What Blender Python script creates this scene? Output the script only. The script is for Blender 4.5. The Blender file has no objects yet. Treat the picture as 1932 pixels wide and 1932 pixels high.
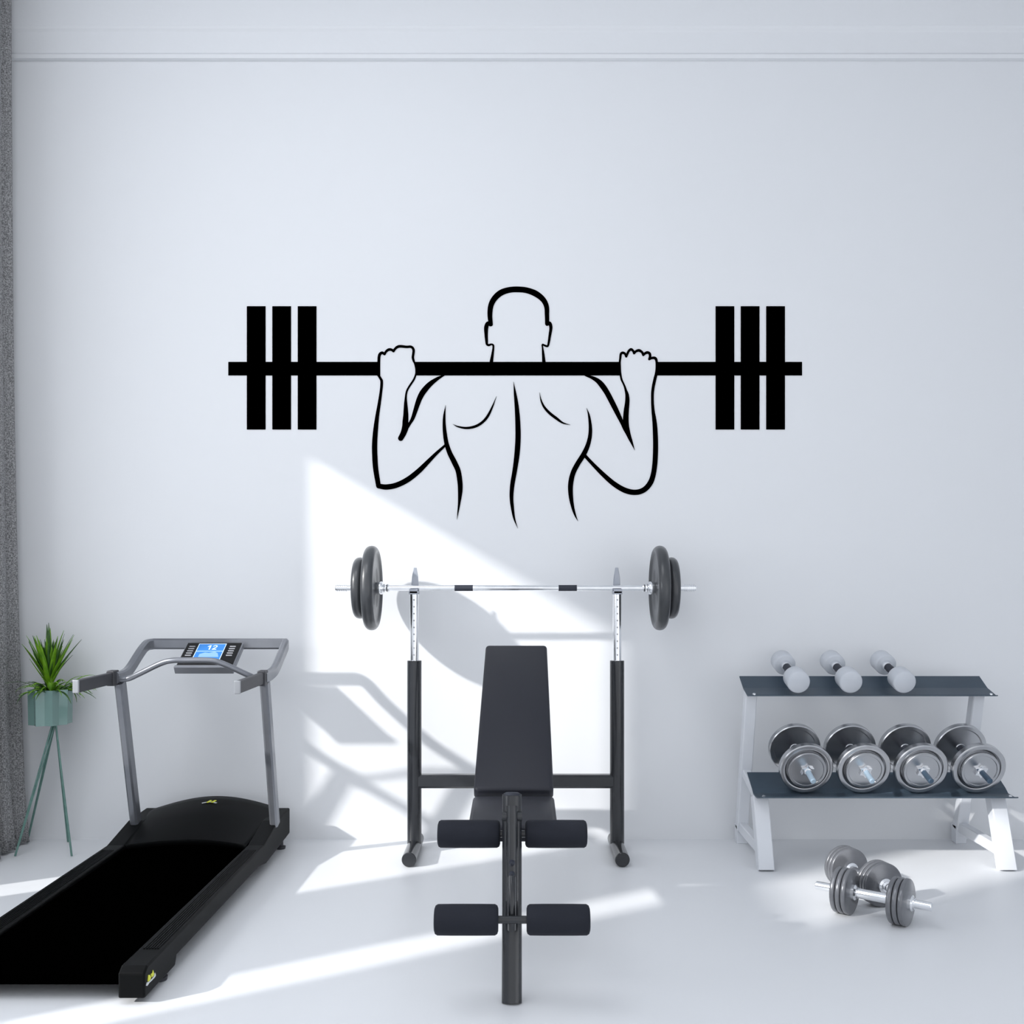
import bpy, bmesh, math, random
from mathutils import Vector, Matrix
random.seed(7)
V = Vector
PI = math.pi
sc = bpy.context.scene
COL = sc.collection

# ------------------------------------------------------------ camera, sky, sun, exposure
F = 1900.0; CX = 973.0; CY = 1100.0; CH = 1.3; WALL = 5.11      # focal length in pixels, vanishing point, eye height, wall distance
cam_d = bpy.data.cameras.new('camera'); cam = bpy.data.objects.new('camera', cam_d); COL.objects.link(cam)
cam_d.sensor_width = 36; cam_d.lens = F / 1932 * 36
cam_d.shift_x = (966 - CX) / 1932; cam_d.shift_y = (CY - 966) / 1932
cam.location = (0, 0, CH); cam.rotation_euler = (PI / 2, 0, 0)
sc.camera = cam

world = bpy.data.worlds.new('world'); sc.world = world; world.use_nodes = True
bg = world.node_tree.nodes['Background']
bg.inputs[0].default_value = (0.925, 0.955, 1.0, 1); bg.inputs[1].default_value = 1.12

sun_d = bpy.data.lights.new('sun', 'SUN'); sun = bpy.data.objects.new('sun', sun_d); COL.objects.link(sun)
sun_d.energy = 4.0; sun_d.angle = math.radians(1.8); sun_d.color = (1, 0.985, 0.96)
SA, SB = 0.62, -0.58
sun.rotation_euler = V((1, SA, SB)).to_track_quat('-Z', 'Y').to_euler()
sun.location = (-6, 1, 6)

# two unseen fill lights added along the left wall, one high, one lower
for nm, y, z, w, h, p in (('left_fill_high', 3.1, 3.78, 2.4, 1.0, 5), ('left_fill_low', 2.73, 1.6, 0.72, 2.6, 17)):
    ld = bpy.data.lights.new(nm, 'AREA'); lo = bpy.data.objects.new(nm, ld); COL.objects.link(lo)
    ld.shape = 'RECTANGLE'; ld.size = w; ld.size_y = h; ld.energy = p; ld.color = (0.93, 0.96, 1.0)
    lo.location = (-2.585, y, z); lo.rotation_euler = V((1, 0, 0)).to_track_quat('-Z', 'Z').to_euler()

# unseen soft fill added overhead to lift the left and lower back wall
ld = bpy.data.lights.new('overhead_fill', 'AREA'); lo = bpy.data.objects.new('overhead_fill', ld); COL.objects.link(lo)
ld.shape = 'RECTANGLE'; ld.size = 1.8; ld.size_y = 2.4; ld.energy = 41; ld.color = (0.95, 0.97, 1.0); lo.location = (-1.3, 2.2, 4.52)

sc.view_settings.view_transform = 'Standard'; sc.view_settings.look = 'None'
sc.view_settings.gamma = 1; sc.view_settings.use_curve_mapping = False
sc.view_settings.exposure = 0.0

# ------------------------------------------------------------ materials
def mat(name, col, rough=0.5, metal=0.0, noise=None, bump=None, spec=0.5, coat=0.0, emit=None, trans=0.0):
    m = bpy.data.materials.new(name); m.use_nodes = True
    nt = m.node_tree; b = nt.nodes['Principled BSDF']
    b.inputs['Base Color'].default_value = (*col, 1)
    b.inputs['Roughness'].default_value = rough; b.inputs['Metallic'].default_value = metal
    b.inputs['Specular IOR Level'].default_value = spec
    b.inputs['Coat Weight'].default_value = coat
    if trans: b.inputs['Transmission Weight'].default_value = trans
    if emit:
        b.inputs['Emission Color'].default_value = (*emit[0], 1); b.inputs['Emission Strength'].default_value = emit[1]
    if noise or bump:
        tc = nt.nodes.new('ShaderNodeTexCoord')
    if noise:
        scale, c2, lo, hi = noise
        n = nt.nodes.new('ShaderNodeTexNoise'); n.inputs['Scale'].default_value = scale; n.inputs['Detail'].default_value = 3
        r = nt.nodes.new('ShaderNodeValToRGB'); r.color_ramp.elements[0].position = lo; r.color_ramp.elements[1].position = hi
        r.color_ramp.elements[0].color = (*col, 1); r.color_ramp.elements[1].color = (*c2, 1)
        nt.links.new(tc.outputs['Object'], n.inputs['Vector']); nt.links.new(n.outputs['Fac'], r.inputs['Fac'])
        nt.links.new(r.outputs['Color'], b.inputs['Base Color'])
    if bump:
        scale, st, dist = bump
        n = nt.nodes.new('ShaderNodeTexNoise'); n.inputs['Scale'].default_value = scale; n.inputs['Detail'].default_value = 4
        bp = nt.nodes.new('ShaderNodeBump'); bp.inputs['Strength'].default_value = st; bp.inputs['Distance'].default_value = dist
        nt.links.new(tc.outputs['Object'], n.inputs['Vector']); nt.links.new(n.outputs['Fac'], bp.inputs['Height'])
        nt.links.new(bp.outputs['Normal'], b.inputs['Normal'])
    return m

M = dict(
    wall=mat('wall_paint', (0.805, 0.82, 0.845), 0.85, noise=(0.9, (0.815, 0.83, 0.855), 0.3, 0.7), bump=(60, 0.05, 0.002)),
    trim=mat('trim_paint', (0.82, 0.835, 0.86), 0.7, bump=(40, 0.25, 0.004)),
    floor=mat('floor_white', (0.80, 0.815, 0.84), 0.40, noise=(0.7, (0.81, 0.825, 0.85), 0.3, 0.7), spec=0.35),
    frame=mat('window_frame', (0.8, 0.8, 0.8), 0.5),
    decal=mat('black_vinyl', (0.0, 0.0, 0.0), 0.9, spec=0.0),
    curtain=mat('curtain_cloth', (0.13, 0.13, 0.134), 0.95, noise=(170, (0.42, 0.42, 0.425), 0.36, 0.68), bump=(160, 0.4, 0.003), spec=0.1),
    black_metal=mat('black_powder_coat', (0.015, 0.0165, 0.020), 0.24, noise=(3, (0.019, 0.021, 0.025), 0.4, 0.6), coat=0.2),
    pad=mat('black_upholstery', (0.017, 0.018, 0.026), 0.5, bump=(220, 0.12, 0.001), spec=0.35),
    foam=mat('black_foam', (0.014, 0.016, 0.024), 0.8, bump=(260, 0.3, 0.001), spec=0.3),
    rubber=mat('black_iron_plate', (0.040, 0.043, 0.048), 0.36, coat=0.3, bump=(150, 0.05, 0.001)),
    chrome=mat('chrome', (0.90, 0.91, 0.93), 0.14, 1.0, noise=(20, (0.84, 0.85, 0.87), 0.4, 0.6)),
    steel=mat('brushed_steel', (0.50, 0.505, 0.52), 0.25, 1.0, noise=(9, (0.57, 0.575, 0.59), 0.35, 0.65)),
    darksteel=mat('dark_steel', (0.20, 0.205, 0.22), 0.3, 1.0, noise=(14, (0.26, 0.265, 0.28), 0.4, 0.6)),
    grey_plate=mat('grey_enamel_plate', (0.145, 0.15, 0.165), 0.28, 0.35, coat=0.5, noise=(12, (0.17, 0.175, 0.19), 0.4, 0.6)),
    hook=mat('grey_coated_steel', (0.36, 0.385, 0.44), 0.4, 0.2, noise=(20, (0.40, 0.42, 0.47), 0.4, 0.6)),
    rackwhite=mat('white_powder_coat', (0.72, 0.745, 0.79), 0.45, noise=(5, (0.75, 0.77, 0.81), 0.4, 0.6)),
    shelf=mat('slate_blue_coat', (0.045, 0.068, 0.095), 0.42, 0.2, noise=(4, (0.052, 0.078, 0.107), 0.4, 0.6)),
    vinyl=mat('pale_grey_vinyl', (0.57, 0.60, 0.65), 0.38, noise=(10, (0.60, 0.625, 0.67), 0.4, 0.6)),
    grip=mat('dark_grip', (0.02, 0.024, 0.038), 0.6, bump=(400, 0.3, 0.001)),
    bluegrip=mat('blue_steel_rod', (0.06, 0.10, 0.15), 0.38, 0.5, bump=(300, 0.4, 0.001)),
    paleblue=mat('pale_blue_rod', (0.36, 0.47, 0.57), 0.35, 0.4, bump=(300, 0.4, 0.001)),
    tm_black=mat('treadmill_plastic', (0.0016, 0.0019, 0.0022), 0.5, bump=(300, 0.1, 0.001), spec=0.10),
    belt=mat('treadmill_belt', (0.0002, 0.0002, 0.0002), 0.9, bump=(500, 0.3, 0.001), spec=0.0),
    tm_grey=mat('treadmill_grey', (0.20, 0.21, 0.235), 0.35, 0.55, noise=(6, (0.23, 0.24, 0.265), 0.4, 0.6), coat=0.2),
    tm_dark=mat('treadmill_dark_grey', (0.040, 0.041, 0.048), 0.5, 0.2, noise=(8, (0.047, 0.048, 0.055), 0.4, 0.6)),
    tm_side=mat('arm_end_grey', (0.35, 0.36, 0.38), 0.4, 0.3, noise=(8, (0.38, 0.39, 0.41), 0.4, 0.6)),
    panel=mat('console_black', (0.002, 0.002, 0.002), 0.4, spec=0.2),
    screen=mat('screen_blue', (0.02, 0.1, 0.3), 0.3, emit=((0.035, 0.21, 0.58), 0.8), spec=0.2),
    screen_white=mat('screen_white', (0.3, 0.4, 0.5), 0.3, emit=((0.78, 0.88, 1.0), 0.8)),
    screen_pale=mat('screen_pale_blue', (0.1, 0.2, 0.3), 0.3, emit=((0.35, 0.6, 0.9), 0.6), spec=0.2),
    button=mat('button_grey', (0.38, 0.39, 0.42), 0.5),
    yellow=mat('emblem_yellow', (0.75, 0.78, 0.06), 0.5),
    silver=mat('emblem_silver', (0.70, 0.72, 0.74), 0.35, 0.2),
    pot=mat('sea_green_pot', (0.165, 0.29, 0.265), 0.14, coat=0.7, noise=(4, (0.18, 0.305, 0.28), 0.4, 0.6)),
    stand=mat('green_wire', (0.10, 0.21, 0.185), 0.4, noise=(30, (0.13, 0.25, 0.22), 0.4, 0.6)),
    soil=mat('soil', (0.02, 0.015, 0.01), 0.95, bump=(80, 0.8, 0.01)),
    leaf=mat('leaf_green', (0.075, 0.22, 0.006), 0.42, noise=(22, (0.20, 0.42, 0.015), 0.3, 0.7)),
    leafdark=mat('leaf_dark_green', (0.012, 0.055, 0.008), 0.45, noise=(22, (0.05, 0.14, 0.012), 0.3, 0.7)),
)

# ------------------------------------------------------------ mesh helpers
def new(): return bmesh.new()

def obj(name, bm, m, parent=None, smooth=None, bevel=0, bseg=2):
    me = bpy.data.meshes.new(name)
    bmesh.ops.recalc_face_normals(bm, faces=bm.faces[:])
    bm.to_mesh(me); bm.free()
    for mm in (m if isinstance(m, (list, tuple)) else [m]): me.materials.append(mm)
    o = bpy.data.objects.new(name, me); COL.objects.link(o)
    if parent:
        o.parent = parent
        # meshes are written in world coordinates, parents carry their own origin
        off = world_off(parent)
        me.transform(Matrix.Translation(-off))
    if bevel:
        b = o.modifiers.new('bevel', 'BEVEL'); b.width = bevel; b.segments = bseg; b.limit_method = 'ANGLE'; b.angle_limit = math.radians(40)
    if smooth is not None:
        for p in me.polygons: p.use_smooth = True
        try: me.set_sharp_from_angle(angle=math.radians(smooth))
        except Exception: pass
    return o

def world_off(p):
    t = V((0, 0, 0))
    while p: t += p.location; p = p.parent
    return t

def thing(name, loc, label, cat, group=None):
    o = bpy.data.objects.new(name, None); o.empty_display_size = 0.1; COL.objects.link(o); o.location = loc
    return tag(o, label, cat, group)

def tag(o, label, cat, group=None):
    o['label'] = label; o['category'] = cat
    if group: o['group'] = group
    return o

def struct(name, bm, m, **k):
    o = obj(name, bm, m, **k); o['kind'] = 'structure'; return o

def box(bm, x0, x1, y0, y1, z0, z1):
    vs = [bm.verts.new((x, y, z)) for x in (x0, x1) for y in (y0, y1) for z in (z0, z1)]
    for q in ((0,1,3,2),(4,6,7,5),(0,4,5,1),(2,3,7,6),(0,2,6,4),(1,5,7,3)): bm.faces.new([vs[i] for i in q])
    return vs

def frame_of(ax):
    ax = ax.normalized(); up = V((0, 0, 1)) if abs(ax.z) < 0.9 else V((1, 0, 0))
    s = ax.cross(up).normalized(); return s, s.cross(ax).normalized()

def lathe(bm, prof, org, ax, n=40):
    """prof: list of (distance along ax, radius)"""
    ax = V(ax).normalized(); s, u = frame_of(ax); org = V(org); rings = []
    for t, r in prof:
        if r < 1e-6: rings.append([bm.verts.new(org + ax * t)])
        else: rings.append([bm.verts.new(org + ax * t + (s * math.cos(a) + u * math.sin(a)) * r) for a in [2 * PI * i / n for i in range(n)]])
    for a, b in zip(rings, rings[1:]):
        for i in range(n):
            j = (i + 1) % n
            if len(a) == 1 and len(b) == 1: continue
            if len(a) == 1: bm.faces.new((a[0], b[i], b[j]))
            elif len(b) == 1: bm.faces.new((a[i], a[j], b[0]))
            else: bm.faces.new((a[i], a[j], b[j], b[i]))

def cyl(bm, p0, p1, r, r1=None, n=24, ch=0.0):
    p0, p1 = V(p0), V(p1); L = (p1 - p0).length; r1 = r if r1 is None else r1
    if ch: pr = [(0, 0), (0, r - ch), (ch, r), (L - ch, r1), (L, r1 - ch), (L, 0)]
    else: pr = [(0, 0), (0, r), (L, r1), (L, 0)]
    lathe(bm, pr, p0, p1 - p0, n)

def catmull(pts, sub=8):
    out = []
    P = [V(p) for p in pts]
    for i in range(len(P) - 1):
        a = P[i - 1] if i else P[0] * 2 - P[1]; b, c = P[i], P[i + 1]; d = P[i + 2] if i + 2 < len(P) else P[-1] * 2 - P[-2]
        for k in range(sub):
            t = k / sub
            out.append(0.5 * ((2 * b) + (c - a) * t + (2 * a - 5 * b + 4 * c - d) * t * t + (3 * b - a - 3 * c + d) * t ** 3))
    out.append(P[-1]); return out

def sweep(bm, path, prof, up=(0, 0, 1)):
    """path of Vectors, prof closed list of (side, up) offsets"""
    up = V(up); rings = []; P = [V(p) for p in path]
    for i, p in enumerate(P):
        t = (P[min(i + 1, len(P) - 1)] - P[max(i - 1, 0)]).normalized()
        s = t.cross(up).normalized(); u = s.cross(t).normalized()
        rings.append([bm.verts.new(p + s * a + u * b) for a, b in prof])
    n = len(prof)
    for a, b in zip(rings, rings[1:]):
        for i in range(n): j = (i + 1) % n; bm.faces.new((a[i], a[j], b[j], b[i]))
    bm.faces.new(rings[0]); bm.faces.new(rings[-1][::-1])

def circ(r, n=16): return [(r * math.cos(2 * PI * i / n), r * math.sin(2 * PI * i / n)) for i in range(n)]
def rect(w, h, c=0.004):
    w /= 2; h /= 2
    return [(-w + c, -h), (w - c, -h), (w, -h + c), (w, h - c), (w - c, h), (-w + c, h), (-w, h - c), (-w, -h + c)]

def extr(bm, pts, vec):
    """closed polygon of 3D points pushed along vec"""
    vec = V(vec); a = [bm.verts.new(V(p)) for p in pts]; b = [bm.verts.new(V(p) + vec) for p in pts]; n = len(a)
    bm.faces.new(a); bm.faces.new(b[::-1])
    for i in range(n): j = (i + 1) % n; bm.faces.new((a[i], b[i], b[j], a[j]))

def at(px, py, y): return V(((px - CX) * y / F, y, CH - (py - CY) * y / F))

# ------------------------------------------------------------ the room
LX, RX, FY, TOP = -2.6, 3.6, -1.6, 4.55
bm = new(); box(bm, LX - 0.2, RX + 0.2, FY, WALL + 0.2, -0.1, 0); struct('floor', bm, M['floor'])
bm = new(); box(bm, LX - 0.2, RX + 0.2, WALL, WALL + 0.2, 0, TOP); struct('wall_back', bm, M['wall'])
bm = new(); box(bm, LX - 0.2, RX + 0.2, FY, WALL + 0.2, TOP, TOP + 0.1); struct('ceiling', bm, M['wall'])
bm = new(); box(bm, RX, RX + 0.2, FY, WALL, 0, TOP); struct('wall_right', bm, M['wall'])
# moulding along the top of the back wall: a stepped band whose lower edge is a small bead
bm = new()
prof = [(WALL, 3.948), (WALL - 0.026, 3.950), (WALL - 0.030, 3.968), (WALL - 0.018, 3.980), (WALL - 0.018, 4.085),
        (WALL - 0.030, 4.098), (WALL - 0.034, 4.11), (WALL - 0.034, 4.30), (WALL - 0.05, 4.36), (WALL - 0.07, TOP), (WALL, TOP)]
extr(bm, [(LX, y, z) for y, z in prof], (RX - LX, 0, 0)); struct('trim_1', bm, M['trim'], bevel=0.002)
# left wall with its openings (depth0, depth1, sill, head)
WINS = [(3.15, 4.14, 0.93, 2.86), (2.08, 2.31, 0.62, 1.97), (1.48, 2.08, 2.15, 3.1), (3.86, 4.10, 0.06, 0.42)]
ys = sorted({FY, WALL} | {w[0] for w in WINS} | {w[1] for w in WINS}); zs = sorted({0, TOP} | {w[2] for w in WINS} | {w[3] for w in WINS})
bm = new()
for ya, yb in zip(ys, ys[1:]):
    for za, zb in zip(zs, zs[1:]):
        ym, zm = (ya + yb) / 2, (za + zb) / 2
        if not any(w[0] < ym < w[1] and w[2] < zm < w[3] for w in WINS): box(bm, LX - 0.03, LX, ya, yb, za, zb)
bmesh.ops.remove_doubles(bm, verts=bm.verts[:], dist=1e-5)
struct('wall_left', bm, M['wall'])
for i, (a, b, c, d) in enumerate(WINS):
    bm = new(); t = 0.012
    box(bm, LX - 0.05, LX + 0.002, a - t, a, c - t, d + t); box(bm, LX - 0.05, LX + 0.002, b, b + t, c - t, d + t)
    box(bm, LX - 0.05, LX + 0.002, a, b, c - t, c); box(bm, LX - 0.05, LX + 0.002, a, b, d, d + t)
    struct('window_%d' % (i + 1), bm, M['frame'])

# ------------------------------------------------------------ curtain
def curtain():
    bm = new(); n = 110; rows = 50; grid = []
    for r in range(rows + 1):
        v = r / rows; z = 0.012 + v * (TOP - 0.10); row = []
        flare = (1 - v) ** 3
        for i in range(n + 1):
            u = i / n; y = 5.085 - u * 0.47
            # fabric hangs in folds beside the left wall, spreading a little towards the hem
            ph = (5.0 - y) / 0.16 * 2 * PI + 0.25 * math.sin(3 * v)
            x = -2.539 + 0.22 * (5.0 - y) + 0.038 * math.cos(ph) + 0.006 * math.cos(2.3 * ph + 1)
            x += flare * 0.078 * (1 - 0.75 * u) - 0.012 * v
            if v < 0.06: x += 0.014 * math.sin(u * 55) * (1 - v / 0.06)
            row.append(bm.verts.new((max(x, LX + 0.012), min(y, WALL - 0.012), z)))
        grid.append(row)
    for a, b in zip(grid, grid[1:]):
        for i in range(n): bm.faces.new((a[i], a[i + 1], b[i + 1], b[i]))
    o = obj('curtain', bm, M['curtain'], smooth=60)
    s = o.modifiers.new('thick', 'SOLIDIFY'); s.thickness = 0.004; s.offset = 0
    tag(o, 'grey woven floor-length curtain hanging in folds at the left edge of the room', 'curtain')
curtain()

# ------------------------------------------------------------ wall decal
decal = thing('wall_decal', (0, WALL, 2.2), 'large black wall sticker of a man seen from behind pressing a barbell', 'wall decal')
def wp(px, py, off): p = at(px, py, WALL); return V((p.x, WALL - off, p.z))
def rectdecal(bm, x0, x1, y0, y1, off=0.003): extr(bm, [wp(x0, y0, off), wp(x1, y0, off), wp(x1, y1, off), wp(x0, y1, off)], (0, off - 0.0004, 0))
for a, b in ((431, 717.5), (783.5, 1170), (1238.2, 1513)):
    bm = new(); rectdecal(bm, a, b, 683, 708.5); obj('barbell_bar', bm, M['decal'], decal)
for a in (466, 514, 562, 1350, 1397.5, 1445.5):
    bm = new(); rectdecal(bm, a, a + 35.2, 578, 810.5, 0.0034); obj('weight_plate', bm, M['decal'], decal)
def stroke(bm, pts, conv, off=0.0038, sub=8):
    P = catmull([(conv[0] + x / conv[2], conv[1] + y / conv[2], w / conv[2]) for x, y, w in pts], sub)
    L, R = [], []
    for i, p in enumerate(P):
        t = P[min(i + 1, len(P) - 1)] - P[max(i - 1, 0)]; t = V((t.x, t.y)).normalized(); nrm = V((-t.y, t.x)); w = max(p.z, 0.12) / 2
        L.append((p.x + nrm.x * w, p.y + nrm.y * w)); R.append((p.x - nrm.x * w, p.y - nrm.y * w))
    vl = [[bm.verts.new(wp(x, y, o)) for x, y in S] for S in (L, R) for o in (off, 0.0004)]
    for i in range(len(P) - 1):
        l, lb, r, rb = vl
        bm.faces.new((l[i], l[i + 1], r[i + 1], r[i])); bm.faces.new((lb[i], rb[i], rb[i + 1], lb[i + 1]))
        bm.faces.new((l[i], lb[i], lb[i + 1], l[i + 1])); bm.faces.new((r[i], r[i + 1], rb[i + 1], rb[i]))
    for e, s in ((0, 1), (-1, -1)):
        bm.faces.new((vl[0][e], vl[2][e], vl[3][e], vl[1][e]))
        p = P[e]; w = p.z / 2
        if w > 1.0:      # round end
            c = [wp(p.x + w * math.cos(a), p.y + w * math.sin(a), off) for a in [2 * PI * k / 20 for k in range(20)]]
            extr(bm, c, (0, off - 0.0004, 0))
Z8 = (690, 530, 3.389); Z6 = (690, 630, 8.4); Z7 = (1100, 630, 8.05)
head = [[(800,278,26),(794,220,31),(800,160,34),(822,115,36),(862,78,38),(915,59,36),(972,55,36),(1030,61,36),(1088,83,38),(1134,120,34),(1156,165,31),(1159,220,28),(1160,275,26)],
        [(797,280,22),(781,272,24),(771,297,27),(770,340,22),(773,385,18),(775,405,14),(787,411,14),(803,406,10),(815,412,12),(816,430,12),(811,470,16),(803,520,22)],
        [(1160,277,22),(1176,272,22),(1184,300,20),(1177,350,17),(1170,395,14),(1164,417,12),(1150,416,12),(1130,408,10),(1131,430,10),(1135,470,16),(1139,520,22)]]
bm = new()
for s in head: stroke(bm, s, Z8)
obj('head_outline', bm, M['decal'], decal)
bm = new()
for s in ([(511,795,0),(503,860,14),(502,920,20),(507,980,25),(517,1040,28),(537,1100,31),(567,1160,34),(591,1215,33),(603,1290,32),(604,1350,28),(598,1420,16),(590,1480,8),(584,1525,0)],
          [(557,916,0),(590,932,9),(645,941,14),(700,931,16),(745,905,16),(780,865,16),(810,805,10),(836,738,0)],
          [(945,645,0),(955,720,16),(965,800,26),(972,900,32),(974,1000,34),(968,1100,34),(955,1200,30),(938,1300,28),(932,1380,24),(938,1450,20),(950,1520,12),(972,1582,0)],
          [(1112,713,0),(1120,760,8),(1140,805,14),(1175,845,17),(1220,880,17),(1260,908,10),(1308,921,0)],
          [(1412,813,0),(1427,860,12),(1436,930,20),(1434,990,24),(1420,1050,28),(1393,1110,32),(1355,1170,32),(1325,1230,32),(1310,1300,32),(1311,1370,28),(1322,1440,20),(1338,1495,12),(1357,1537,0)]):
    stroke(bm, s, Z8)
obj('back_outline', bm, M['decal'], decal)
bm = new()
stroke(bm, [(82,1312,30),(64,1200,33),(58,1105,34),(58,1030,33),(64,950,30),(74,865,24),(86,790,20),(97,715,17),(102,668,17),(102,640,17),(97,628,16),(86,610,16),(80,597,16),(82,570,17),(84,520,18),(86,485,18),(92,468,18),(106,460,17),(119,468,15)], Z8)
stroke(bm, [(83,1312,30),(135,1318,34),(200,1305,34),(270,1270,34),(340,1215,32),(400,1155,26),(450,1105,20),(510,1050,14)], Z8)
stroke(bm, [(300,322,36),(320,285,36),(350,258,40),(385,248,42),(420,258,38),(440,276,36)], Z6)
stroke(bm, [(440,276,36),(465,240,36),(500,210,40),(550,198,42),(650,207,38),(710,204,38),(745,225,40),(760,265,40),(755,320,38),(748,370,38),(758,420,36),(780,480,24),(798,580,22),(792,650,26),(760,730,28),(700,820,28),(660,890,28),(643,950,28),(636,1020,34),(634,1100,50),(636,1200,68),(636,1300,82),(630,1390,92),(630,1470,104),(600,1570,92),(555,1655,84)], Z6)
stroke(bm, [(1250,652,16),(1130,715,52),(1010,805,80),(910,920,90),(855,1020,84),(815,1130,76),(780,1240,66),(745,1340,56),(705,1410,46),(660,1470,60)], Z6)
obj('arm_outline', bm, M['decal'], decal)
bm = new()
stroke(bm, [(1402,1118,20),(1450,1170,22),(1520,1240,28),(1590,1300,32),(1660,1340,34),(1725,1352,34),(1780,1335,34),(1820,1290,34),(1840,1230,32),(1850,1150,32),(1853,1050,32),(1850,950,30),(1845,890,26),(1837,830,20),(1833,760,17),(1835,700,18),(1846,640,19),(1858,590,18),(1860,555,14),(1860,520,15),(1856,502,17),(1846,493,17),(1828,494,15),(1813,501,14)], Z8)
stroke(bm, [(1005,385,34),(1018,340,38),(1010,300,38),(980,284,40),(945,295,38),(915,322,34)], Z7)
stroke(bm, [(915,322,34),(895,280,36),(850,252,40),(805,265,36),(775,295,34)], Z7)
stroke(bm, [(775,295,34),(760,260,34),(728,236,38),(695,260,36),(675,300,34),(655,345,32)], Z7)
stroke(bm, [(655,345,32),(638,305,34),(605,288,38),(575,305,36),(565,370,32),(558,430,30),(560,520,30),(567,600,28),(583,690,28),(608,745,26),(632,800,28),(650,860,36),(667,920,52),(673,1000,64),(667,1080,70),(656,1170,78),(650,1280,84),(650,1380,90),(668,1460,80),(697,1550,62),(738,1650,36),(785,1768,0)], Z7)
stroke(bm, [(0,618,8),(60,640,26),(130,662,44),(220,712,68),(290,785,84),(367,900,82),(471,1100,79),(540,1240,68),(592,1350,56),(640,1440,66),(690,1545,50)], Z7)
obj('arm_outline', bm, M['decal'], decal)

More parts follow.
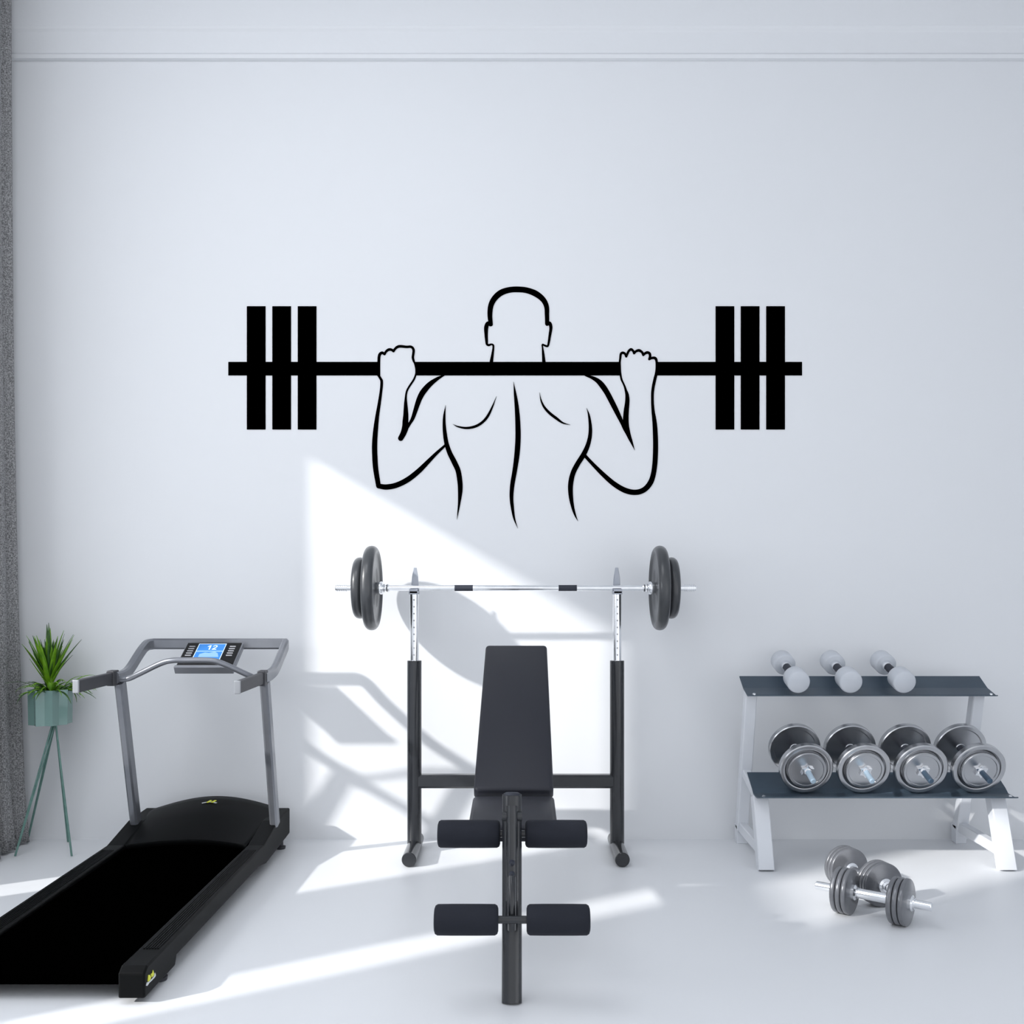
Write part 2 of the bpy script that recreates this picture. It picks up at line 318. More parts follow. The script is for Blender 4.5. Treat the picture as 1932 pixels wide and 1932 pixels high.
# ------------------------------------------------------------ potted plant
def plant():
    c = V((-2.264, 4.90, 0))
    t = thing('potted_plant', c, 'spiky green plant in a faceted sea green pot on thin wire legs by the curtain', 'potted plant')
    # pot: faceted star-like prism
    bm = new(); zb, zt = 0.615, 0.785
    ang = [2 * PI * k / 16 + 0.12 for k in range(16)]
    rad = [0.101 if k % 2 else 0.083 for k in range(16)]
    o0 = [bm.verts.new(c + V((r * 0.97 * math.cos(a), r * 0.97 * math.sin(a), zb))) for a, r in zip(ang, rad)]
    o1 = [bm.verts.new(c + V((r * math.cos(a), r * math.sin(a), zt))) for a, r in zip(ang, rad)]
    i1 = [bm.verts.new(c + V(((r - 0.006) * math.cos(a), (r - 0.006) * math.sin(a), zt))) for a, r in zip(ang, rad)]
    i0 = [bm.verts.new(c + V(((r - 0.006) * math.cos(a), (r - 0.006) * math.sin(a), zt - 0.03))) for a, r in zip(ang, rad)]
    for A, B in ((o0, o1), (o1, i1), (i1, i0)):
        for k in range(16): j = (k + 1) % 16; bm.faces.new((A[k], A[j], B[j], B[k]))
    bm.faces.new(o0[::-1]); obj('pot', bm, M['pot'], t)
    bm = new(); lathe(bm, [(0, 0), (0, 0.075), (0.012, 0.073), (0.016, 0)], c + V((0, 0, zt - 0.04)), (0, 0, 1), 24)
    obj('soil', bm, M['soil'], t)
    apex = V((-2.238, 4.89, 0.618))
    for fx, fy in ((-2.378, 4.785), (-2.112, 4.785), (-2.245, 5.045), (-2.445, 5.04)):
        bm = new(); foot = V((fx, fy, 0.0)); d = (foot - apex); s = V((d.x, d.y, 0)).normalized() * 0.010
        cyl(bm, apex + s, foot + s * 0.2 + V((0, 0, 0.003)), 0.0045, 0.0035, 10)
        # the wire turns back up beside itself near the foot
        cyl(bm, apex + s * 0.2 + V((0.004, 0, 0)), foot + s * 0.2 + V((0.003, 0, 0.003)), 0.003, 0.0035, 8)
        obj('leg', bm, M['stand'], t, smooth=40)
    def leaf(bm, base, az, elev, L, W, bend, mi):
        d = V((math.cos(az) * math.cos(elev), math.sin(az) * math.cos(elev), math.sin(elev)))
        side = V((-math.sin(az), math.cos(az), 0)); n = 9; prev = None; p = base.copy(); e = elev
        q = base + d * L * 0.95      # leaves that would grow into the curtain are left off
        if q.x < -2.405 + 0.22 * (4.85 - q.y): return
        for k in range(n + 1):
            u = k / n; w = W * (0.55 + 0.45 * math.sin(PI * min(u * 1.6, 1) * 0.5)) * (1 - u ** 2.2) + 0.0006
            dd = V((math.cos(az) * math.cos(e), math.sin(az) * math.cos(e), math.sin(e)))
            nrm = side.cross(dd).normalized()
            p.y = min(p.y, WALL - 0.02)
            cur = [bm.verts.new(p - side * w), bm.verts.new(p + nrm * w * -0.35), bm.verts.new(p + side * w)]
            if prev:
                for a in (0, 1):
                    f = bm.faces.new((prev[a], prev[a + 1], cur[a + 1], cur[a])); f.material_index = mi
            prev = cur; p = p + dd * L / n; e -= bend / n
    rnd = random.Random(4)
    bm = new(); top = c + V((-0.005, 0, zt + 0.02))
    cyl(bm, c + V((0, 0, zt - 0.03)), c + V((0, 0, zt + 0.07)), 0.018, 0.012, 10)
    for k in range(64):
        az = k * 2.39996; e = math.radians(88 - 31 * (k / 64) ** 0.8 + rnd.uniform(-5, 5)); L = rnd.uniform(0.20, 0.315) * (1.0 - 0.22 * k / 64)
        leaf(bm, top + V((0, 0, -0.02 + 0.04 * rnd.random())), az, e, L, rnd.uniform(0.0095, 0.0145), rnd.uniform(-0.1, 0.3), 1 if rnd.random() < 0.35 else 0)
    o = obj('crown', bm, [M['leaf'], M['leafdark']], t, smooth=60)
    s = o.modifiers.new('thick', 'SOLIDIFY'); s.thickness = 0.0012
    bm = new()
    for k in range(64):
        az = rnd.uniform(0, 2 * PI); e = math.radians(rnd.uniform(15, 62)); L = rnd.uniform(0.10, 0.19)
        rr = rnd.uniform(0.02, 0.075); b = c + V((rr * math.cos(az), rr * math.sin(az), zt - 0.015))
        leaf(bm, b, az + rnd.uniform(-0.3, 0.3), e, L, rnd.uniform(0.004, 0.0105), rnd.uniform(1.0, 1.9), 1 if rnd.random() < 0.4 else 0)
    o = obj('trailing_leaves', bm, [M['leaf'], M['leafdark']], t, smooth=60)
    s = o.modifiers.new('thick', 'SOLIDIFY'); s.thickness = 0.001
plant()

# ------------------------------------------------------------ treadmill
def treadmill():
    t = thing('treadmill', (-1.48, 4.1, 0), 'black treadmill with grey handlebar frame and blue screen', 'treadmill')
    rail = [(3.10, 0.02), (3.10, 0.098), (3.125, 0.114), (4.50, 0.128), (4.75, 0.180), (4.985, 0.188), (4.985, 0.062), (4.54, 0.036), (4.41, 0.055), (3.385, 0.05), (3.37, 0.02)]
    for side, (xo, xi, xo2, xi2) in (('r', (-1.142, -1.225, -1.118, -1.19)), ('l', (-1.828, -1.745, -1.828, -1.75))):
        bm = new(); fx = lambda y, a, b: a + (b - a) * (y - 3.1) / 1.885
        A = [bm.verts.new((fx(y, xo, xo2), y, z)) for y, z in rail]; B = [bm.verts.new((fx(y, xi, xi2), y, z)) for y, z in rail]; n = len(rail)
        bm.faces.new(A); bm.faces.new(B[::-1])
        for i in range(n): j = (i + 1) % n; bm.faces.new((A[i], A[j], B[j], B[i]))
        r = obj('side_rail', bm, M['tm_black'], t, bevel=0.006)
        bm = new()
        for k in range(6):
            u = 0.22 + 0.11 * k
            q = []
            for y in (3.26, 4.42):
                x = fx(y, xo, xo2) * (1 - u) + fx(y, xi, xi2) * u; q.append(V((x, y, 0.114 + (y - 3.125) * 0.0102 + 0.001)))
            sweep(bm, q, rect(0.0045, 0.003, 0.0006))
        obj('grip_ridge', bm, M['tm_black'], r)
    # deck board and belt wrapped round the front roller
    bm = new(); prof = []
    for k in range(13):
        a = PI / 2 + PI * k / 12; prof.append((3.175 + 0.033 * math.cos(a), 0.070 + 0.033 * math.sin(a)))
    prof = prof + [(4.70, 0.060), (4.70, 0.112)]
    extr(bm, [(-1.745, y, z) for y, z in prof], (0.519, 0, 0)); obj('belt', bm, M['belt'], t, smooth=30)
    # motor hood
    bm = new(); N = 28; rows = []
    for i in range(N + 1):
        u = i / N; x0 = -1.752 + u * 0.548; s = math.sin(PI * u); x1 = -1.79 + u * 0.64
        pts = [(x0, 4.50 + 0.075 * s, 0.108), (x0, 4.505 + 0.075 * s, 0.128 + 0.006 * s), (x0 * 0.5 + x1 * 0.5, 4.73, 0.172 + 0.034 * s), (x1, 4.90, 0.184 + 0.062 * s), (x1, 4.965, 0.186 + 0.064 * s), (x1, 4.99, 0.178 + 0.058 * s), (x1, 4.99, 0.06)]
        rows.append([bm.verts.new(p) for p in pts])
    for a, b in zip(rows, rows[1:]):
        for k in range(6): bm.faces.new((a[k], b[k], b[k + 1], a[k + 1]))
    hood = obj('motor_hood', bm, M['tm_black'], t, smooth=35)
    so = hood.modifiers.new('thick', 'SOLIDIFY'); so.thickness = 0.003; so.offset = -1
    bm = new()
    # emblem on the hood: silver swoosh and two yellow marks lying on the slope
    def hz(x, y):  # height of hood surface
        u = min(max((x + 1.79) / 0.64, 0), 1); s = math.sin(PI * u); k = (y - 4.73) / 0.17
        return (0.172 + 0.034 * s) * (1 - k) + (0.184 + 0.062 * s) * k + 0.0015
    path = [V((-1.515 + 0.014 * k, 4.862 + 0.010 * math.sin(PI * k / 5.0), 0)) for k in range(6)]
    for p in path: p.z = hz(p.x, p.y)
    sweep(bm, path, rect(0.012, 0.002, 0.0005)); e = obj('emblem', bm, M['silver'], t); e['label'] = 'silver and yellow emblem on the hood'
    bm = new()
    for xx in (-1.490, -1.468):
        sweep(bm, [V((xx, 4.862, hz(xx, 4.862) + 0.002)), V((xx + 0.013, 4.884, hz(xx + 0.013, 4.884) + 0.002))], rect(0.013, 0.002, 0.0005))
    obj('emblem_mark', bm, M['yellow'], e)
    # emblem on the outer side of the right rail
    def sp(zx, zy):
        px, py = 200 + zx / 12.07, 1780 + zy / 12.07; y = 1.1395 * F / (CX - px); return V((-1.1395 , y, CH - (py - CY) * y / F))
    bm = new(); extr(bm, [sp(*q) for q in ((922, 960), (940, 890), (985, 865), (1060, 790), (1100, 740), (1120, 665), (1138, 720), (1125, 760), (1040, 850), (990, 895), (945, 965))], (-0.002, 0, 0)); e = obj('emblem', bm, M['silver'], t); e['label'] = 'silver and yellow emblem on the rail'
    bm = new(); extr(bm, [sp(*q) for q in ((960, 865), (972, 720), (1003, 715), (1028, 770), (1010, 830), (975, 860))], (-0.002, 0, 0))
    extr(bm, [sp(*q) for q in ((1045, 770), (1030, 700), (1062, 670), (1075, 605), (1100, 690), (1085, 740))], (-0.002, 0, 0)); obj('emblem_mark', bm, M['yellow'], e)
    # feet
    for x, y in ((-1.165, 3.30), (-1.80, 3.30), (-1.150, 4.93), (-1.80, 4.93)):
        bm = new(); lathe(bm, [(0, 0), (0, 0.022), (0.012, 0.024), (0.016, 0.012), (0.064, 0.012), (0.064, 0)], (x, y, 0), (0, 0, 1), 24); obj('foot', bm, M['tm_dark'], t, smooth=40)
    # posts
    for x in (-1.785, -1.132):
        bm = new(); sweep(bm, [V((x, 4.735, 0.165)), V((x, 4.545, 0.852))], rect(0.036, 0.062, 0.008), up=(0, 1, 0.2)); obj('post', bm, M['tm_grey'], t)
    # handlebar frame: swept U
    z = 0.876
    left = [(-1.790, 4.50, z), (-1.790, 4.60, z + 0.004), (-1.790, 4.68, 0.905), (-1.788, 4.80, 0.970), (-1.785, 4.87, 0.998), (-1.765, 4.905, 1.004)]
    right = [(-1.130, 4.905, 1.004), (-1.118, 4.885, 1.0), (-1.122, 4.82, 0.955), (-1.124, 4.70, 0.896), (-1.126, 4.61, z + 0.004), (-1.126, 4.50, z)]
    bm = new(); sweep(bm, catmull(left, 6) + catmull(right, 6), rect(0.032, 0.052, 0.008)); obj('handlebar_frame', bm, M['tm_grey'], t, smooth=30)
    for x, yn in ((-1.801, 4.13), (-1.131, 4.10)):
        bm = new(); box(bm, x - 0.012, x + 0.012, yn, 4.52, z - 0.026, z + 0.026); a = obj('arm', bm, M['tm_dark'], t, bevel=0.004)
        bm = new(); box(bm, x - 0.0125, x + 0.0125, yn - 0.012, yn, z - 0.027, z + 0.027); obj('end_cap', bm, M['tm_side'], a, bevel=0.003)
        bm = new(); box(bm, x - 0.018, x + 0.018, 4.47, 4.53, z - 0.034, z + 0.034); obj('clamp', bm, M['tm_dark'], a, bevel=0.005)
    # grip bar in front of the console
    bar = [(-1.785, 4.515, 0.868), (-1.735, 4.51, 0.872), (-1.68, 4.49, 0.895), (-1.57, 4.46, 0.945), (-1.515, 4.45, 0.958), (-1.46, 4.45, 0.959), (-1.355, 4.45, 0.958), (-1.30, 4.46, 0.944), (-1.20, 4.49, 0.893), (-1.165, 4.51, 0.874), (-1.135, 4.515, 0.868)]
    bm = new(); sweep(bm, catmull(bar, 6), circ(0.0128, 18)); obj('grip_bar', bm, M['tm_grey'], t, smooth=50)
    # console
    xl, xr = -1.585, -1.312; top, bot = V((0, 4.86, 1.012)), V((0, 4.672, 0.905)); ud = (bot - top); L = ud.length; ud.normalize(); nn = V((1, 0, 0)).cross(ud).normalized()
    if nn.y > 0: nn = -nn
    def cp(x, s, o): q = top + ud * s + nn * o; return V((x, q.y, q.z))
    def slab(bm, x0, x1, s0, s1, o0, o1):
        A = [cp(x0, s0, o0), cp(x1, s0, o0), cp(x1, s1, o0), cp(x0, s1, o0)]; extr(bm, A, nn * (o1 - o0))
    bm = new(); slab(bm, xl, xr, 0, L, -0.03, 0.0); con = obj('console', bm, M['tm_grey'], t, bevel=0.005)
    bm = new(); slab(bm, xl - 0.001, xr + 0.001, L - 0.016, L + 0.003, -0.030, 0.008); obj('ledge', bm, M['tm_grey'], con, bevel=0.003)
    bm = new(); slab(bm, xl + 0.006, xr - 0.008, 0.005, L - 0.017, 0.0, 0.002); obj('panel', bm, M['panel'], con)
    sx0, sx1, s0, s1 = -1.522, -1.390, 0.014, 0.150
    bm = new(); slab(bm, sx0, sx1, s0, s1, 0.002, 0.003); scr = obj('screen', bm, M['screen'], con)
    bm = new(); e = 0.0028
    for a, b, c, d in ((sx0, sx1, s0, s0 + e), (sx0, sx1, s1 - e, s1), (sx0, sx0 + e, s0, s1), (sx1 - e, sx1, s0, s1)): slab(bm, a, b, c, d, 0.003, 0.0036)
    obj('screen_border', bm, M['screen_white'], scr)
    bm = new(); slab(bm, sx0 + e, sx1 - e, s0 + 0.060, s0 + 0.070, 0.003, 0.0034)
    extr(bm, [cp(x, s, 0.003) for x, s in ((-1.498, 0.103), (-1.475, 0.090), (-1.455, 0.094), (-1.430, 0.082), (-1.412, 0.098), (-1.402, 0.128), (-1.498, 0.128))], nn * 0.0004)
    obj('screen_graph', bm, M['screen_pale'], scr)
    def P2(x, s): return cp(x, s, 0.003)
    bm = new(); h0, h1 = s0 + 0.014, s0 + 0.051; x1 = -1.474   # digit 1
    extr(bm, [P2(x1, h0 + 0.009), P2(x1 + 0.009, h0), P2(x1 + 0.015, h0), P2(x1 + 0.015, h1), P2(x1 + 0.0085, h1), P2(x1 + 0.0085, h0 + 0.009), P2(x1, h0 + 0.014)], nn * 0.0006)
    x2 = x1 + 0.024; w = 0.0055                                        # digit 2
    ctr = catmull([(x2 + 0.002, h0 + 0.009, 0), (x2 + 0.008, h0 + 0.003, 0), (x2 + 0.017, h0 + 0.004, 0), (x2 + 0.018, h0 + 0.014, 0), (x2 + 0.010, h0 + 0.024, 0), (x2 + 0.002, h1 - 0.003, 0)], 5)
    for a, b in zip(ctr, ctr[1:]):
        dd = (b - a).normalized(); nq = V((-dd.y, dd.x, 0)) * w / 2; a2 = a - dd * 0.0006; b2 = b + dd * 0.0006
        extr(bm, [P2(q.x, q.y) for q in (a2 + nq, b2 + nq, b2 - nq, a2 - nq)], nn * 0.0006)
    extr(bm, [P2(x2, h1 - 0.006), P2(x2 + 0.021, h1 - 0.006), P2(x2 + 0.021, h1), P2(x2, h1)], nn * 0.0006)
    obj('screen_digits', bm, M['screen_white'], scr)
    for xa, xb in ((-1.563, -1.535), (-1.369, -1.341)):
        for k in range(5):
            s = 0.036 + 0.019 * k; bm = new(); slab(bm, xa, xb, s, s + 0.006, 0.002, 0.005); obj('button', bm, M['button'], con)
treadmill()

# ------------------------------------------------------------ weight bench with rack
RY = 4.85   # depth of the uprights
def bench():
    t = thing('weight_bench', (0, 4.2, 0), 'black adjustable weight bench with attached upright barbell rack', 'weight bench')
    for s in (-1, 1):
        x = s * 0.488
        bm = new(); cyl(bm, (x, 4.60, 0.035), (x, 4.99, 0.035), 0.0335, n=32, ch=0.003); obj('floor_tube', bm, M['black_metal'], t, smooth=40)
        bm = new(); cyl(bm, (x, RY, 0.045), (x, RY, 0.927), 0.0345, n=32, ch=0.002); obj('upright', bm, M['black_metal'], t, smooth=40)
        bm = new(); cyl(bm, (x, RY, 0.85), (x, RY, 1.258), 0.0205, n=32); p = obj('inner_post', bm, M['chrome'], t, smooth=40)
        for k in range(9):
            bm = new(); cyl(bm, (x, RY - 0.0208, 0.955 + 0.033 * k), (x, RY - 0.017, 0.955 + 0.033 * k), 0.004, n=12); obj('adjustment_hole', bm, M['tm_side'], p)
        bm = new()   # saddle with a tall rear blade that tapers
        box(bm, x - 0.022, x + 0.022, RY - 0.045, RY + 0.028, 1.246, 1.262)
        extr(bm, [(x - 0.020, RY + 0.028, 1.25), (x + 0.020, RY + 0.028, 1.25), (x + 0.016, RY + 0.028, 1.33), (x + 0.008, RY + 0.030, 1.375), (x - 0.006, RY + 0.030, 1.375), (x - 0.014, RY + 0.028, 1.33)], (0, -0.006, 0))
        box(bm, x - 0.020, x + 0.020, RY - 0.045, RY - 0.039, 1.25, 1.272)
        obj('hook', bm, M['hook'], t, bevel=0.002)
    bm = new(); sweep(bm, [V((-0.475, RY, 0.347)), V((0.475, RY, 0.347))], rect(0.055, 0.064, 0.010)); obj('crossbar', bm, M['black_metal'], t)
    # spine, front post
    bm = new(); sweep(bm, [V((-0.012, RY, 0.347)), V((-0.012, 3.28, 0.40))], rect(0.04, 0.055, 0.006)); obj('spine_beam', bm, M['black_metal'], t)
    bm = new(); cyl(bm, (0, 4.72, 0.36), (0, 4.50, 0.86), 0.018, n=20); obj('backrest_strut', bm, M['black_metal'], t, smooth=40)
    bm = new(); pts = [(3.118, 0.0), (3.30, 0.608)]
    sweep(bm, [V((-0.012, pts[0][0], 0.0)), V((-0.012, pts[1][0], pts[1][1]))], [(0.0315 * math.cos(a) , 0.025 * math.sin(a)) for a in [2 * PI * k / 32 for k in range(32)]], up=(0, 1, 0)); post = obj('front_post', bm, M['black_metal'], t, smooth=40)
    bm = new(); lathe(bm, [(0, 0), (0, 0.029), (0.008, 0.028), (0.012, 0.02), (0.012, 0)], (-0.012, 3.298, 0.602), (0, 0.18, 0.61), 28); obj('post_cap', bm, M['grip'], post, smooth=40)
    # leg developer arm in front of the post
    bm = new(); path = catmull([(-0.012, 3.262, 0.578), (-0.012, 3.238, 0.50), (-0.012, 3.190, 0.36), (-0.012, 3.168, 0.30)], 6)
    sweep(bm, path, circ(0.0185, 20), up=(0, 1, 0)); obj('lever_arm', bm, M['black_metal'], t, smooth=40)
    bm = new(); lathe(bm, [(0, 0), (0, 0.016), (0.066, 0.016), (0.066, 0)], (-0.045, 3.262, 0.545), (1, 0, 0), 24); obj('pivot', bm, M['black_metal'], t, smooth=40)
    bm = new(); path = [V((-0.012, 3.135, 0.385)), V((-0.012, 3.105, 0.345)), V((-0.012, 3.085, 0.29)), V((-0.012, 3.090, 0.235))]
    sweep(bm, catmull(path, 5), circ(0.012, 14), up=(0, 1, 0)); obj('roller_bracket', bm, M['black_metal'], t, smooth=40)
    for z, y in ((0.418, 3.156), (0.385, 3.146), (0.352, 3.137)):
        bm = new(); lathe(bm, [(0, 0), (0, 0.010), (0.006, 0.008), (0.014, 0.004), (0.018, 0)], (-0.012, y + 0.018 + 0.0 * z, z), (0, -1, 0.25), 18); obj('bolt', bm, M['grip'], t, smooth=40)
    # foam rollers
    for y, z, r, xa, xb in ((3.30, 0.478, 0.0445, 0.031, 0.233), (3.06, 0.277, 0.0455, 0.033, 0.225)):
        bm = new(); cyl(bm, (-0.235 - 0.005, y, z), (0.22, y, z), 0.012, n=18); obj('roller_bar', bm, M['black_metal'], t, smooth=40)
        for s in (-1, 1):
            a, b = (xa, xb) if s > 0 else (xa + 0.020, xb + 0.022)
            bm = new(); L = b - a
            pr = [(0, 0.013), (0, r - 0.012), (0.003, r - 0.004), (0.010, r)] + [(0.010 + (L - 0.02) * k / 4, r + 0.0006) for k in range(1, 4)] + [(L - 0.010, r), (L - 0.003, r - 0.004), (L, r - 0.012), (L, 0)]
            lathe(bm, [(0, 0)] + pr, (s * a, y, z), (s, 0, 0), 36); obj('roller_pad', bm, M['foam'], t, smooth=50)
    # cushions: rounded slabs with a taper
    def cushion(name, A, B, wa, wb, th):
        A, B = V(A), V(B); d = (B - A); L = d.length; d.normalize(); n = V((1, 0, 0)).cross(d).normalized()
        if n.z < 0: n = -n
        bm = new(); c = 0.018; ring = []
        def outline(sh):
            q = []
            for (x, s, ca) in ((-wa / 2, 0, 180), (wa / 2, 0, 270), (wb / 2, L, 0), (-wb / 2, L, 90)):
                sx = -1 if x < 0 else 1; ss = 1 if s == 0 else -1
                for k in range(6):
                    a = math.radians(ca + 90 * k / 5)
                    q.append((x - sx * c + (c - sh) * math.cos(a), s + ss * c + (c - sh) * math.sin(a)))
            return q
        for o, sh in ((0, 0.010), (0.006, 0.002), (0.012, 0), (th - 0.012, 0), (th - 0.005, 0.003), (th, 0.012)):
            ring.append([bm.verts.new(A + V((x, 0, 0)) + d * s + n * (o - th)) for x, s in outline(sh)])
        m = len(ring[0])
        for a, b in zip(ring, ring[1:]):
            for i in range(m): j = (i + 1) % m; bm.faces.new((a[i], a[j], b[j], b[i]))
        bm.faces.new(ring[0]); bm.faces.new(ring[-1][::-1]); return obj(name, bm, M['pad'], t, smooth=45)
    cushion('backrest', (-0.008, 3.80, 0.522), (0.003, 4.66, 1.016), 0.302, 0.283, 0.055)
    cushion('seat', (-0.010, 3.40, 0.478), (-0.008, 3.79, 0.500), 0.305, 0.305, 0.055)
    bm = new(); sweep(bm, [V((-0.012, 3.42, 0.40)), V((-0.012, 3.75, 0.425))], rect(0.04, 0.05, 0.005)); obj('seat_bracket', bm, M['black_metal'], t)
bench()

# ------------------------------------------------------------ barbell resting in the hooks
def barbell():
    y, z = RY - 0.004, 1.262 + 0.014
    t = thing('barbell', (0, y, z), 'chrome barbell with black weight plates resting on the bench rack', 'barbell')
    bm = new(); cyl(bm, (-0.868, y, z), (0.868, y, z), 0.0138, n=24, ch=0.002)
    obj('bar', bm, M['chrome'], t, smooth=40)
    for x in (-0.25, 0.25):
        bm = new(); cyl(bm, (x - 0.044, y, z), (x + 0.044, y, z), 0.0146, n=24); obj('grip', bm, M['grip'], t, smooth=40)
    for s in (-1, 1):
        bm = new()
        for k in range(5): lathe(bm, [(0, 0), (0, 0.0175), (0.005, 0.0175), (0.005, 0)], (s * (0.812 + 0.0105 * k), y, z), (s, 0, 0), 20)
        obj('threaded_end', bm, M['chrome'], t, smooth=40)
        bm = new(); lathe(bm, [(0, 0), (0, 0.029), (0.003, 0.031), (0.026, 0.031), (0.030, 0.029), (0.030, 0)], (s * 0.640, y, z), (s, 0, 0), 24); obj('collar', bm, M['chrome'], t, smooth=40)
        bm = new(); lathe(bm, [(0, 0), (0, 0.018), (0.006, 0.020), (0.010, 0.017), (0.018, 0.017), (0.022, 0.020), (0.030, 0.018), (0.030, 0)], (s * 0.609, y, z), (s, 0, 0), 20); obj('collar', bm, M['chrome'], t, smooth=40)
        def plate(r, x, w):
            bm = new(); e = w * 0.42
            pr = [(0.008, 0), (0.008, r * 0.16), (0.012, r * 0.18), (0.012, r * 0.78), (0.008, r * 0.82)]
            pr += [(w / 2 - w / 2 * math.cos(a), r - e + e * math.sin(a)) for a in [PI * k / 10 for k in range(11)]]
            pr += [(w - 0.008, r * 0.82), (w - 0.012, r * 0.78), (w - 0.012, r * 0.18), (w - 0.008, r * 0.16), (w - 0.008, 0)]
            lathe(bm, pr, (s * x, y, z), (s, 0, 0), 56); obj('weight_plate', bm, M['rubber'], t, smooth=50)
        plate(0.204, 0.663, 0.058); plate(0.148, 0.7225, 0.052)
barbell()

# ------------------------------------------------------------ dumbbell rack
def rack():
    t = thing('dumbbell_rack', (1.68, 4.8, 0), 'white two-tier dumbbell rack with slate blue shelves', 'dumbbell rack')
    for x in (1.130, 2.222):
        bm = new(); sweep(bm, [V((x, 5.035, 0.075)), V((x, 4.845, 0.785))], rect(0.055, 0.055, 0.004), up=(0, 1, 0.2)); obj('rear_leg', bm, M['rackwhite'], t)
        bm = new(); box(bm, x - 0.0275, x + 0.0275, 5.02, 5.075, 0.0, 0.09); obj('rear_foot', bm, M['rackwhite'], t, bevel=0.003)
        bm = new(); sweep(bm, [V((x + (0.0 if x < 2 else 0.0), 4.555, 0.0)), V((x, 4.668, 0.312))], rect(0.07, 0.06, 0.004), up=(0, 1, 0.2)); obj('front_leg', bm, M['rackwhite'], t)
        bm = new(); sweep(bm, [V((x, 4.58, 0.075)), V((x, 5.04, 0.085))], rect(0.04, 0.05, 0.004)); obj('side_rail', bm, M['rackwhite'], t)
        bm = new(); sweep(bm, [V((x, 4.66, 0.296)), V((x, 4.95, 0.374))], rect(0.04, 0.04, 0.004)); obj('shelf_bracket', bm, M['rackwhite'], t)
    def shelf(prof, th=0.005):
        bm = new(); top = [V((0, y, z)) for y, z in prof]; off = []
        for i, p in enumerate(top):
            d = (top[min(i + 1, len(top) - 1)] - top[max(i - 1, 0)]).normalized(); n = V((0, d.z, -d.y)) if d.y > 0 else V((0, -d.z, d.y)); off.append(p + n * th)
        poly = top + off[::-1]; extr(bm, [(1.096, p.y, p.z) for p in poly], (1.176, 0, 0)); return obj('shelf', bm, M['shelf'], t)
    s1 = shelf([(4.745, 0.772), (4.765, 0.769), (4.775, 0.773), (4.85, 0.795), (4.925, 0.838), (4.935, 0.844)])
    s2 = shelf([(4.552, 0.333), (4.570, 0.328), (4.585, 0.326), (4.645, 0.330), (4.672, 0.350), (4.770, 0.404)])
    for s, y, z in ((s1, 4.752, 0.776), (s2, 4.566, 0.333)):
        for x in (1.125, 2.243):
            bm = new(); lathe(bm, [(0, 0), (0, 0.008), (0.003, 0.007), (0.004, 0)], (x, y, z - 0.001), (0, -0.4, 1), 14); obj('bolt', bm, M['chrome'], s, smooth=40)
rack()

def dup(root, loc, label):
    r = root.copy(); COL.objects.link(r); r.location = loc; r['label'] = label
    for ch in list(root.children):
        c = ch.copy(); COL.objects.link(c); c.parent = r
        for g in list(ch.children):
            d = g.copy(); COL.objects.link(d); d.parent = c
    return r

# pale vinyl dumbbells on the top shelf
def small_dumbbells():
    xs = (1.318, 1.562, 1.811); face = V((0, 4.685, 0.836)); ax = V((0, 0.968, 0.25)).normalized()
    lab = ('pale grey vinyl dumbbell at the left end of the top shelf', 'middle one of the three pale grey dumbbells on the top shelf', 'pale grey vinyl dumbbell on the top shelf beside the empty stretch')
    t = thing('vinyl_dumbbell', V((xs[0], 4.685, 0.836)), lab[0], 'dumbbell', 'pale grey dumbbells on the top shelf')
    o = t.location.copy()
    def hd(a, r):
        bm = new(); L = 0.092; lathe(bm, [(0, 0), (0, r - 0.007), (0.003, r - 0.002), (0.009, r), (L - 0.012, r), (L - 0.003, r - 0.005), (L, r - 0.012), (L, 0)], o + ax * a, ax, 40); obj('head', bm, M['vinyl'], t, smooth=45)
    hd(0, 0.0535); hd(0.245, 0.052)
    bm = new(); lathe(bm, [(0, 0), (0, 0.017), (0.06, 0.019), (0.12, 0.019), (0.155, 0.017), (0.155, 0)], o + ax * 0.091, ax, 24); obj('handle', bm, M['grip'], t, smooth=45)
    bm = new(); lathe(bm, [(0, 0), (0, 0.021), (0.030, 0.028), (0.030, 0)], o + ax * 0.216, ax, 24); obj('neck', bm, M['chrome'], t, smooth=45)
    for x, l in zip(xs[1:], lab[1:]): dup(t, V((x, 4.685, 0.836)), l)
small_dumbbells()

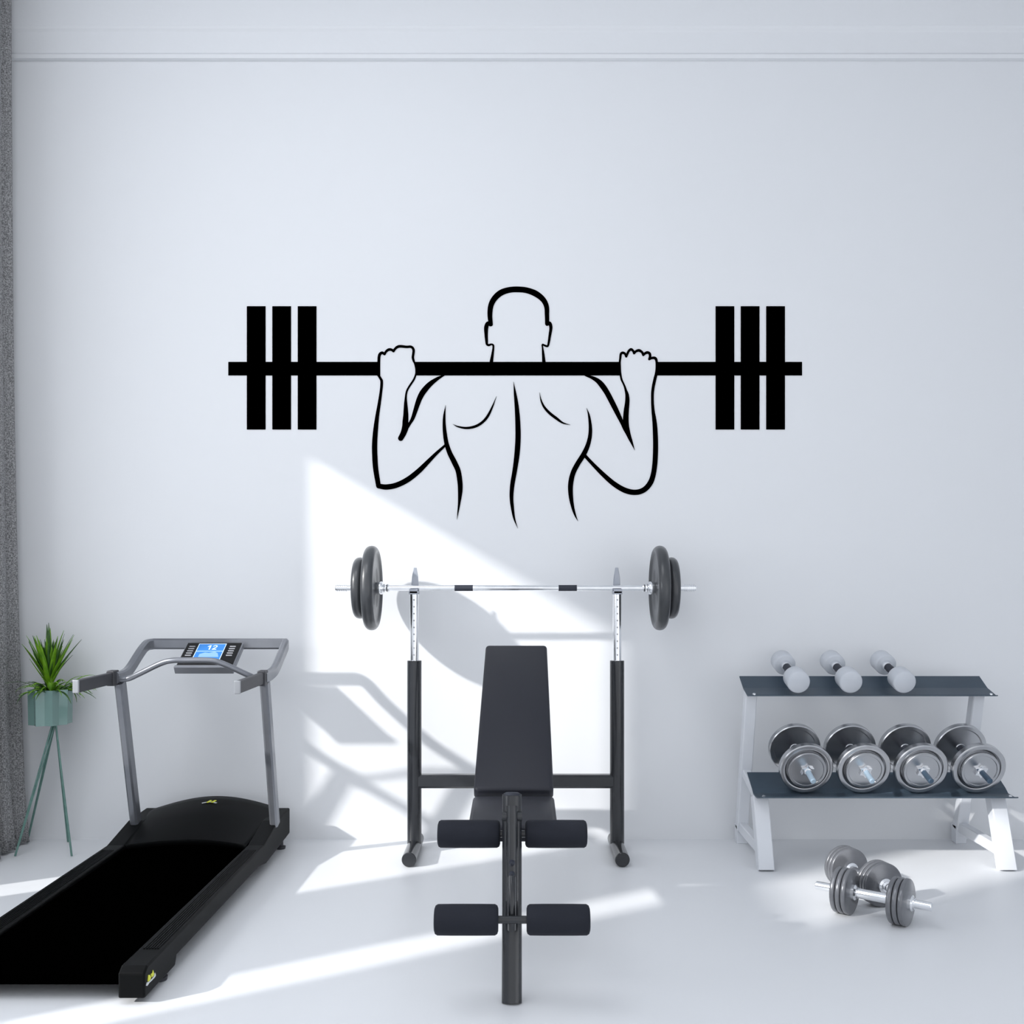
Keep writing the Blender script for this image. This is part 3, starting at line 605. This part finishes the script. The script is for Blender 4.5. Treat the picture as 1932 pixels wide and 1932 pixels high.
# plate-loaded steel dumbbells on the lower shelf
def big_dumbbells():
    xs = (1.327, 1.590, 1.852, 2.115); ax = V((0, 0.951, 0.309)).normalized()
    lab = ('steel plate dumbbell at the left end of the lower shelf, pale blue rod end', 'second steel plate dumbbell from the left on the lower shelf', 'third steel plate dumbbell from the left on the lower shelf, dark rod end', 'steel plate dumbbell at the right end of the lower shelf')
    t = thing('steel_dumbbell', V((xs[0], 4.60, 0.4515)), lab[0], 'dumbbell', 'steel plate dumbbells on the lower shelf')
    o = t.location.copy()
    R = 0.121
    def plate(a, s, r, w):
        k = r / 0.121
        pr = [(0, 0), (0, r * 0.70), (0.006, r * 0.74), (0.004, r * 0.78), (-0.006, r * 0.82), (-0.008, r * 0.86), (-0.008, r * 0.965), (-0.004, r), (w, r), (w + 0.004, r * 0.97), (w + 0.004, r * 0.84), (w - 0.004, r * 0.80), (w - 0.004, 0)]
        bm = new(); lathe(bm, [(x * s, q) for x, q in pr], o + ax * a, ax, 64); return obj('weight_plate', bm, M['steel'], t, smooth=40)
    plate(0.0, 1, R, 0.022); plate(0.218, -1, R, 0.022)
    for a, s in ((-0.005, -1), (0.223, 1)):
        bm = new(); r = 0.088
        pr = [(-0.003, 0), (-0.003, r), (0.012, r), (0.016, r * 0.97), (0.016, r * 0.86), (0.012, r * 0.83), (0.012, 0)]
        lathe(bm, [(x * s, q) for x, q in pr], o + ax * a, ax, 56); obj('weight_plate', bm, M['steel'], t, smooth=40)
    for a, s in ((-0.018, -1), (0.236, 1)):
        bm = new(); n = 12; sd, u = frame_of(ax); A = []; B = []
        for k in range(n):
            an = 2 * PI * k / n; r = 0.031 if k % 2 else 0.021; p = o + ax * a + (sd * math.cos(an) + u * math.sin(an)) * r; A.append(p)
        extr(bm, A, ax * s * 0.014); lathe(bm, [(0.012 * s, 0), (0.012 * s, 0.017), (0.022 * s, 0.015), (0.022 * s, 0)], o + ax * a, ax, 24); obj('star_nut', bm, M['chrome'], t)
    bm = new(); cyl(bm, o + ax * 0.012, o + ax * 0.206, 0.015, n=24); obj('handle', bm, M['grip'], t, smooth=40)
    bm = new(); lathe(bm, [(0, 0), (0, 0.022), (0.016, 0.026), (0.016, 0)], o + ax * 0.195, ax, 28); obj('collar', bm, M['chrome'], t, smooth=40)
    bm = new(); lathe(bm, [(0, 0), (0, 0.009), (0.003, 0.0125), (0.085, 0.0125), (0.085, 0)], o - ax * 0.118, ax, 24); rod = obj('rod_end', bm, M['paleblue'], t, smooth=40)
    bm = new(); lathe(bm, [(0, 0), (0, 0.0125), (0.04, 0.0125), (0.04, 0)], o + ax * 0.250, ax, 24); obj('rod_end', bm, M['chrome'], t, smooth=40)
    dark = rod.data.copy(); dark.materials.clear(); dark.materials.append(M['bluegrip'])
    for i, (x, l) in enumerate(zip(xs[1:], lab[1:])):
        r = dup(t, V((x, 4.60, 0.4515)), l)
        if i > 0:
            for ch in r.children:
                if ch.data == rod.data: ch.data = dark
big_dumbbells()

# two dumbbells on the floor
def floor_dumbbell(a, b, label, ext):
    """a, b: hub centres of the two plate stacks"""
    a, b = V(a), V(b); ax = (b - a).normalized(); L = (b - a).length; R = 0.0885
    t = thing('plate_dumbbell', V(((a.x + b.x) / 2, (a.y + b.y) / 2, 0)), label, 'dumbbell', 'grey plate dumbbells on the floor')
    w = 0.0185
    for c in (0, L):
        for k in (-1, 0, 1):
            bm = new(); e = 0.004
            lathe(bm, [(0, 0), (0, R - e), (e * 0.4, R - e * 0.4), (e, R), (w - e, R), (w - e * 0.4, R - e * 0.4), (w, R - e), (w, 0)], a + ax * (c + k * (w + 0.003) - w / 2), ax, 52); obj('weight_plate', bm, M['grey_plate'], t, smooth=40)
    bm = new(); cyl(bm, a - ax * ext, b + ax * ext, 0.0165, n=24, ch=0.002)
    cyl(bm, a + ax * 0.055, b - ax * 0.055, 0.0195, n=24); obj('bar', bm, M['chrome'], t, smooth=40)
    for p, s in ((a, 1), (b, -1), (a, -1), (b, 1)):
        bm = new(); lathe(bm, [(0, 0), (0, 0.030), (0.012, 0.030), (0.018, 0.022), (0.022, 0.022), (0.022, 0)], p + ax * s * 0.031, ax * s, 28); obj('collar', bm, M['chrome'], t, smooth=40)
    return t
floor_dumbbell((1.296, 3.968, 0.0885), (1.466, 3.835, 0.0885), 'grey plate dumbbell lying in front of the other one on the floor', 0.115)
floor_dumbbell((1.408, 4.29, 0.0885), (1.468, 4.065, 0.0885), 'grey plate dumbbell on the floor half hidden behind another dumbbell', 0.070)
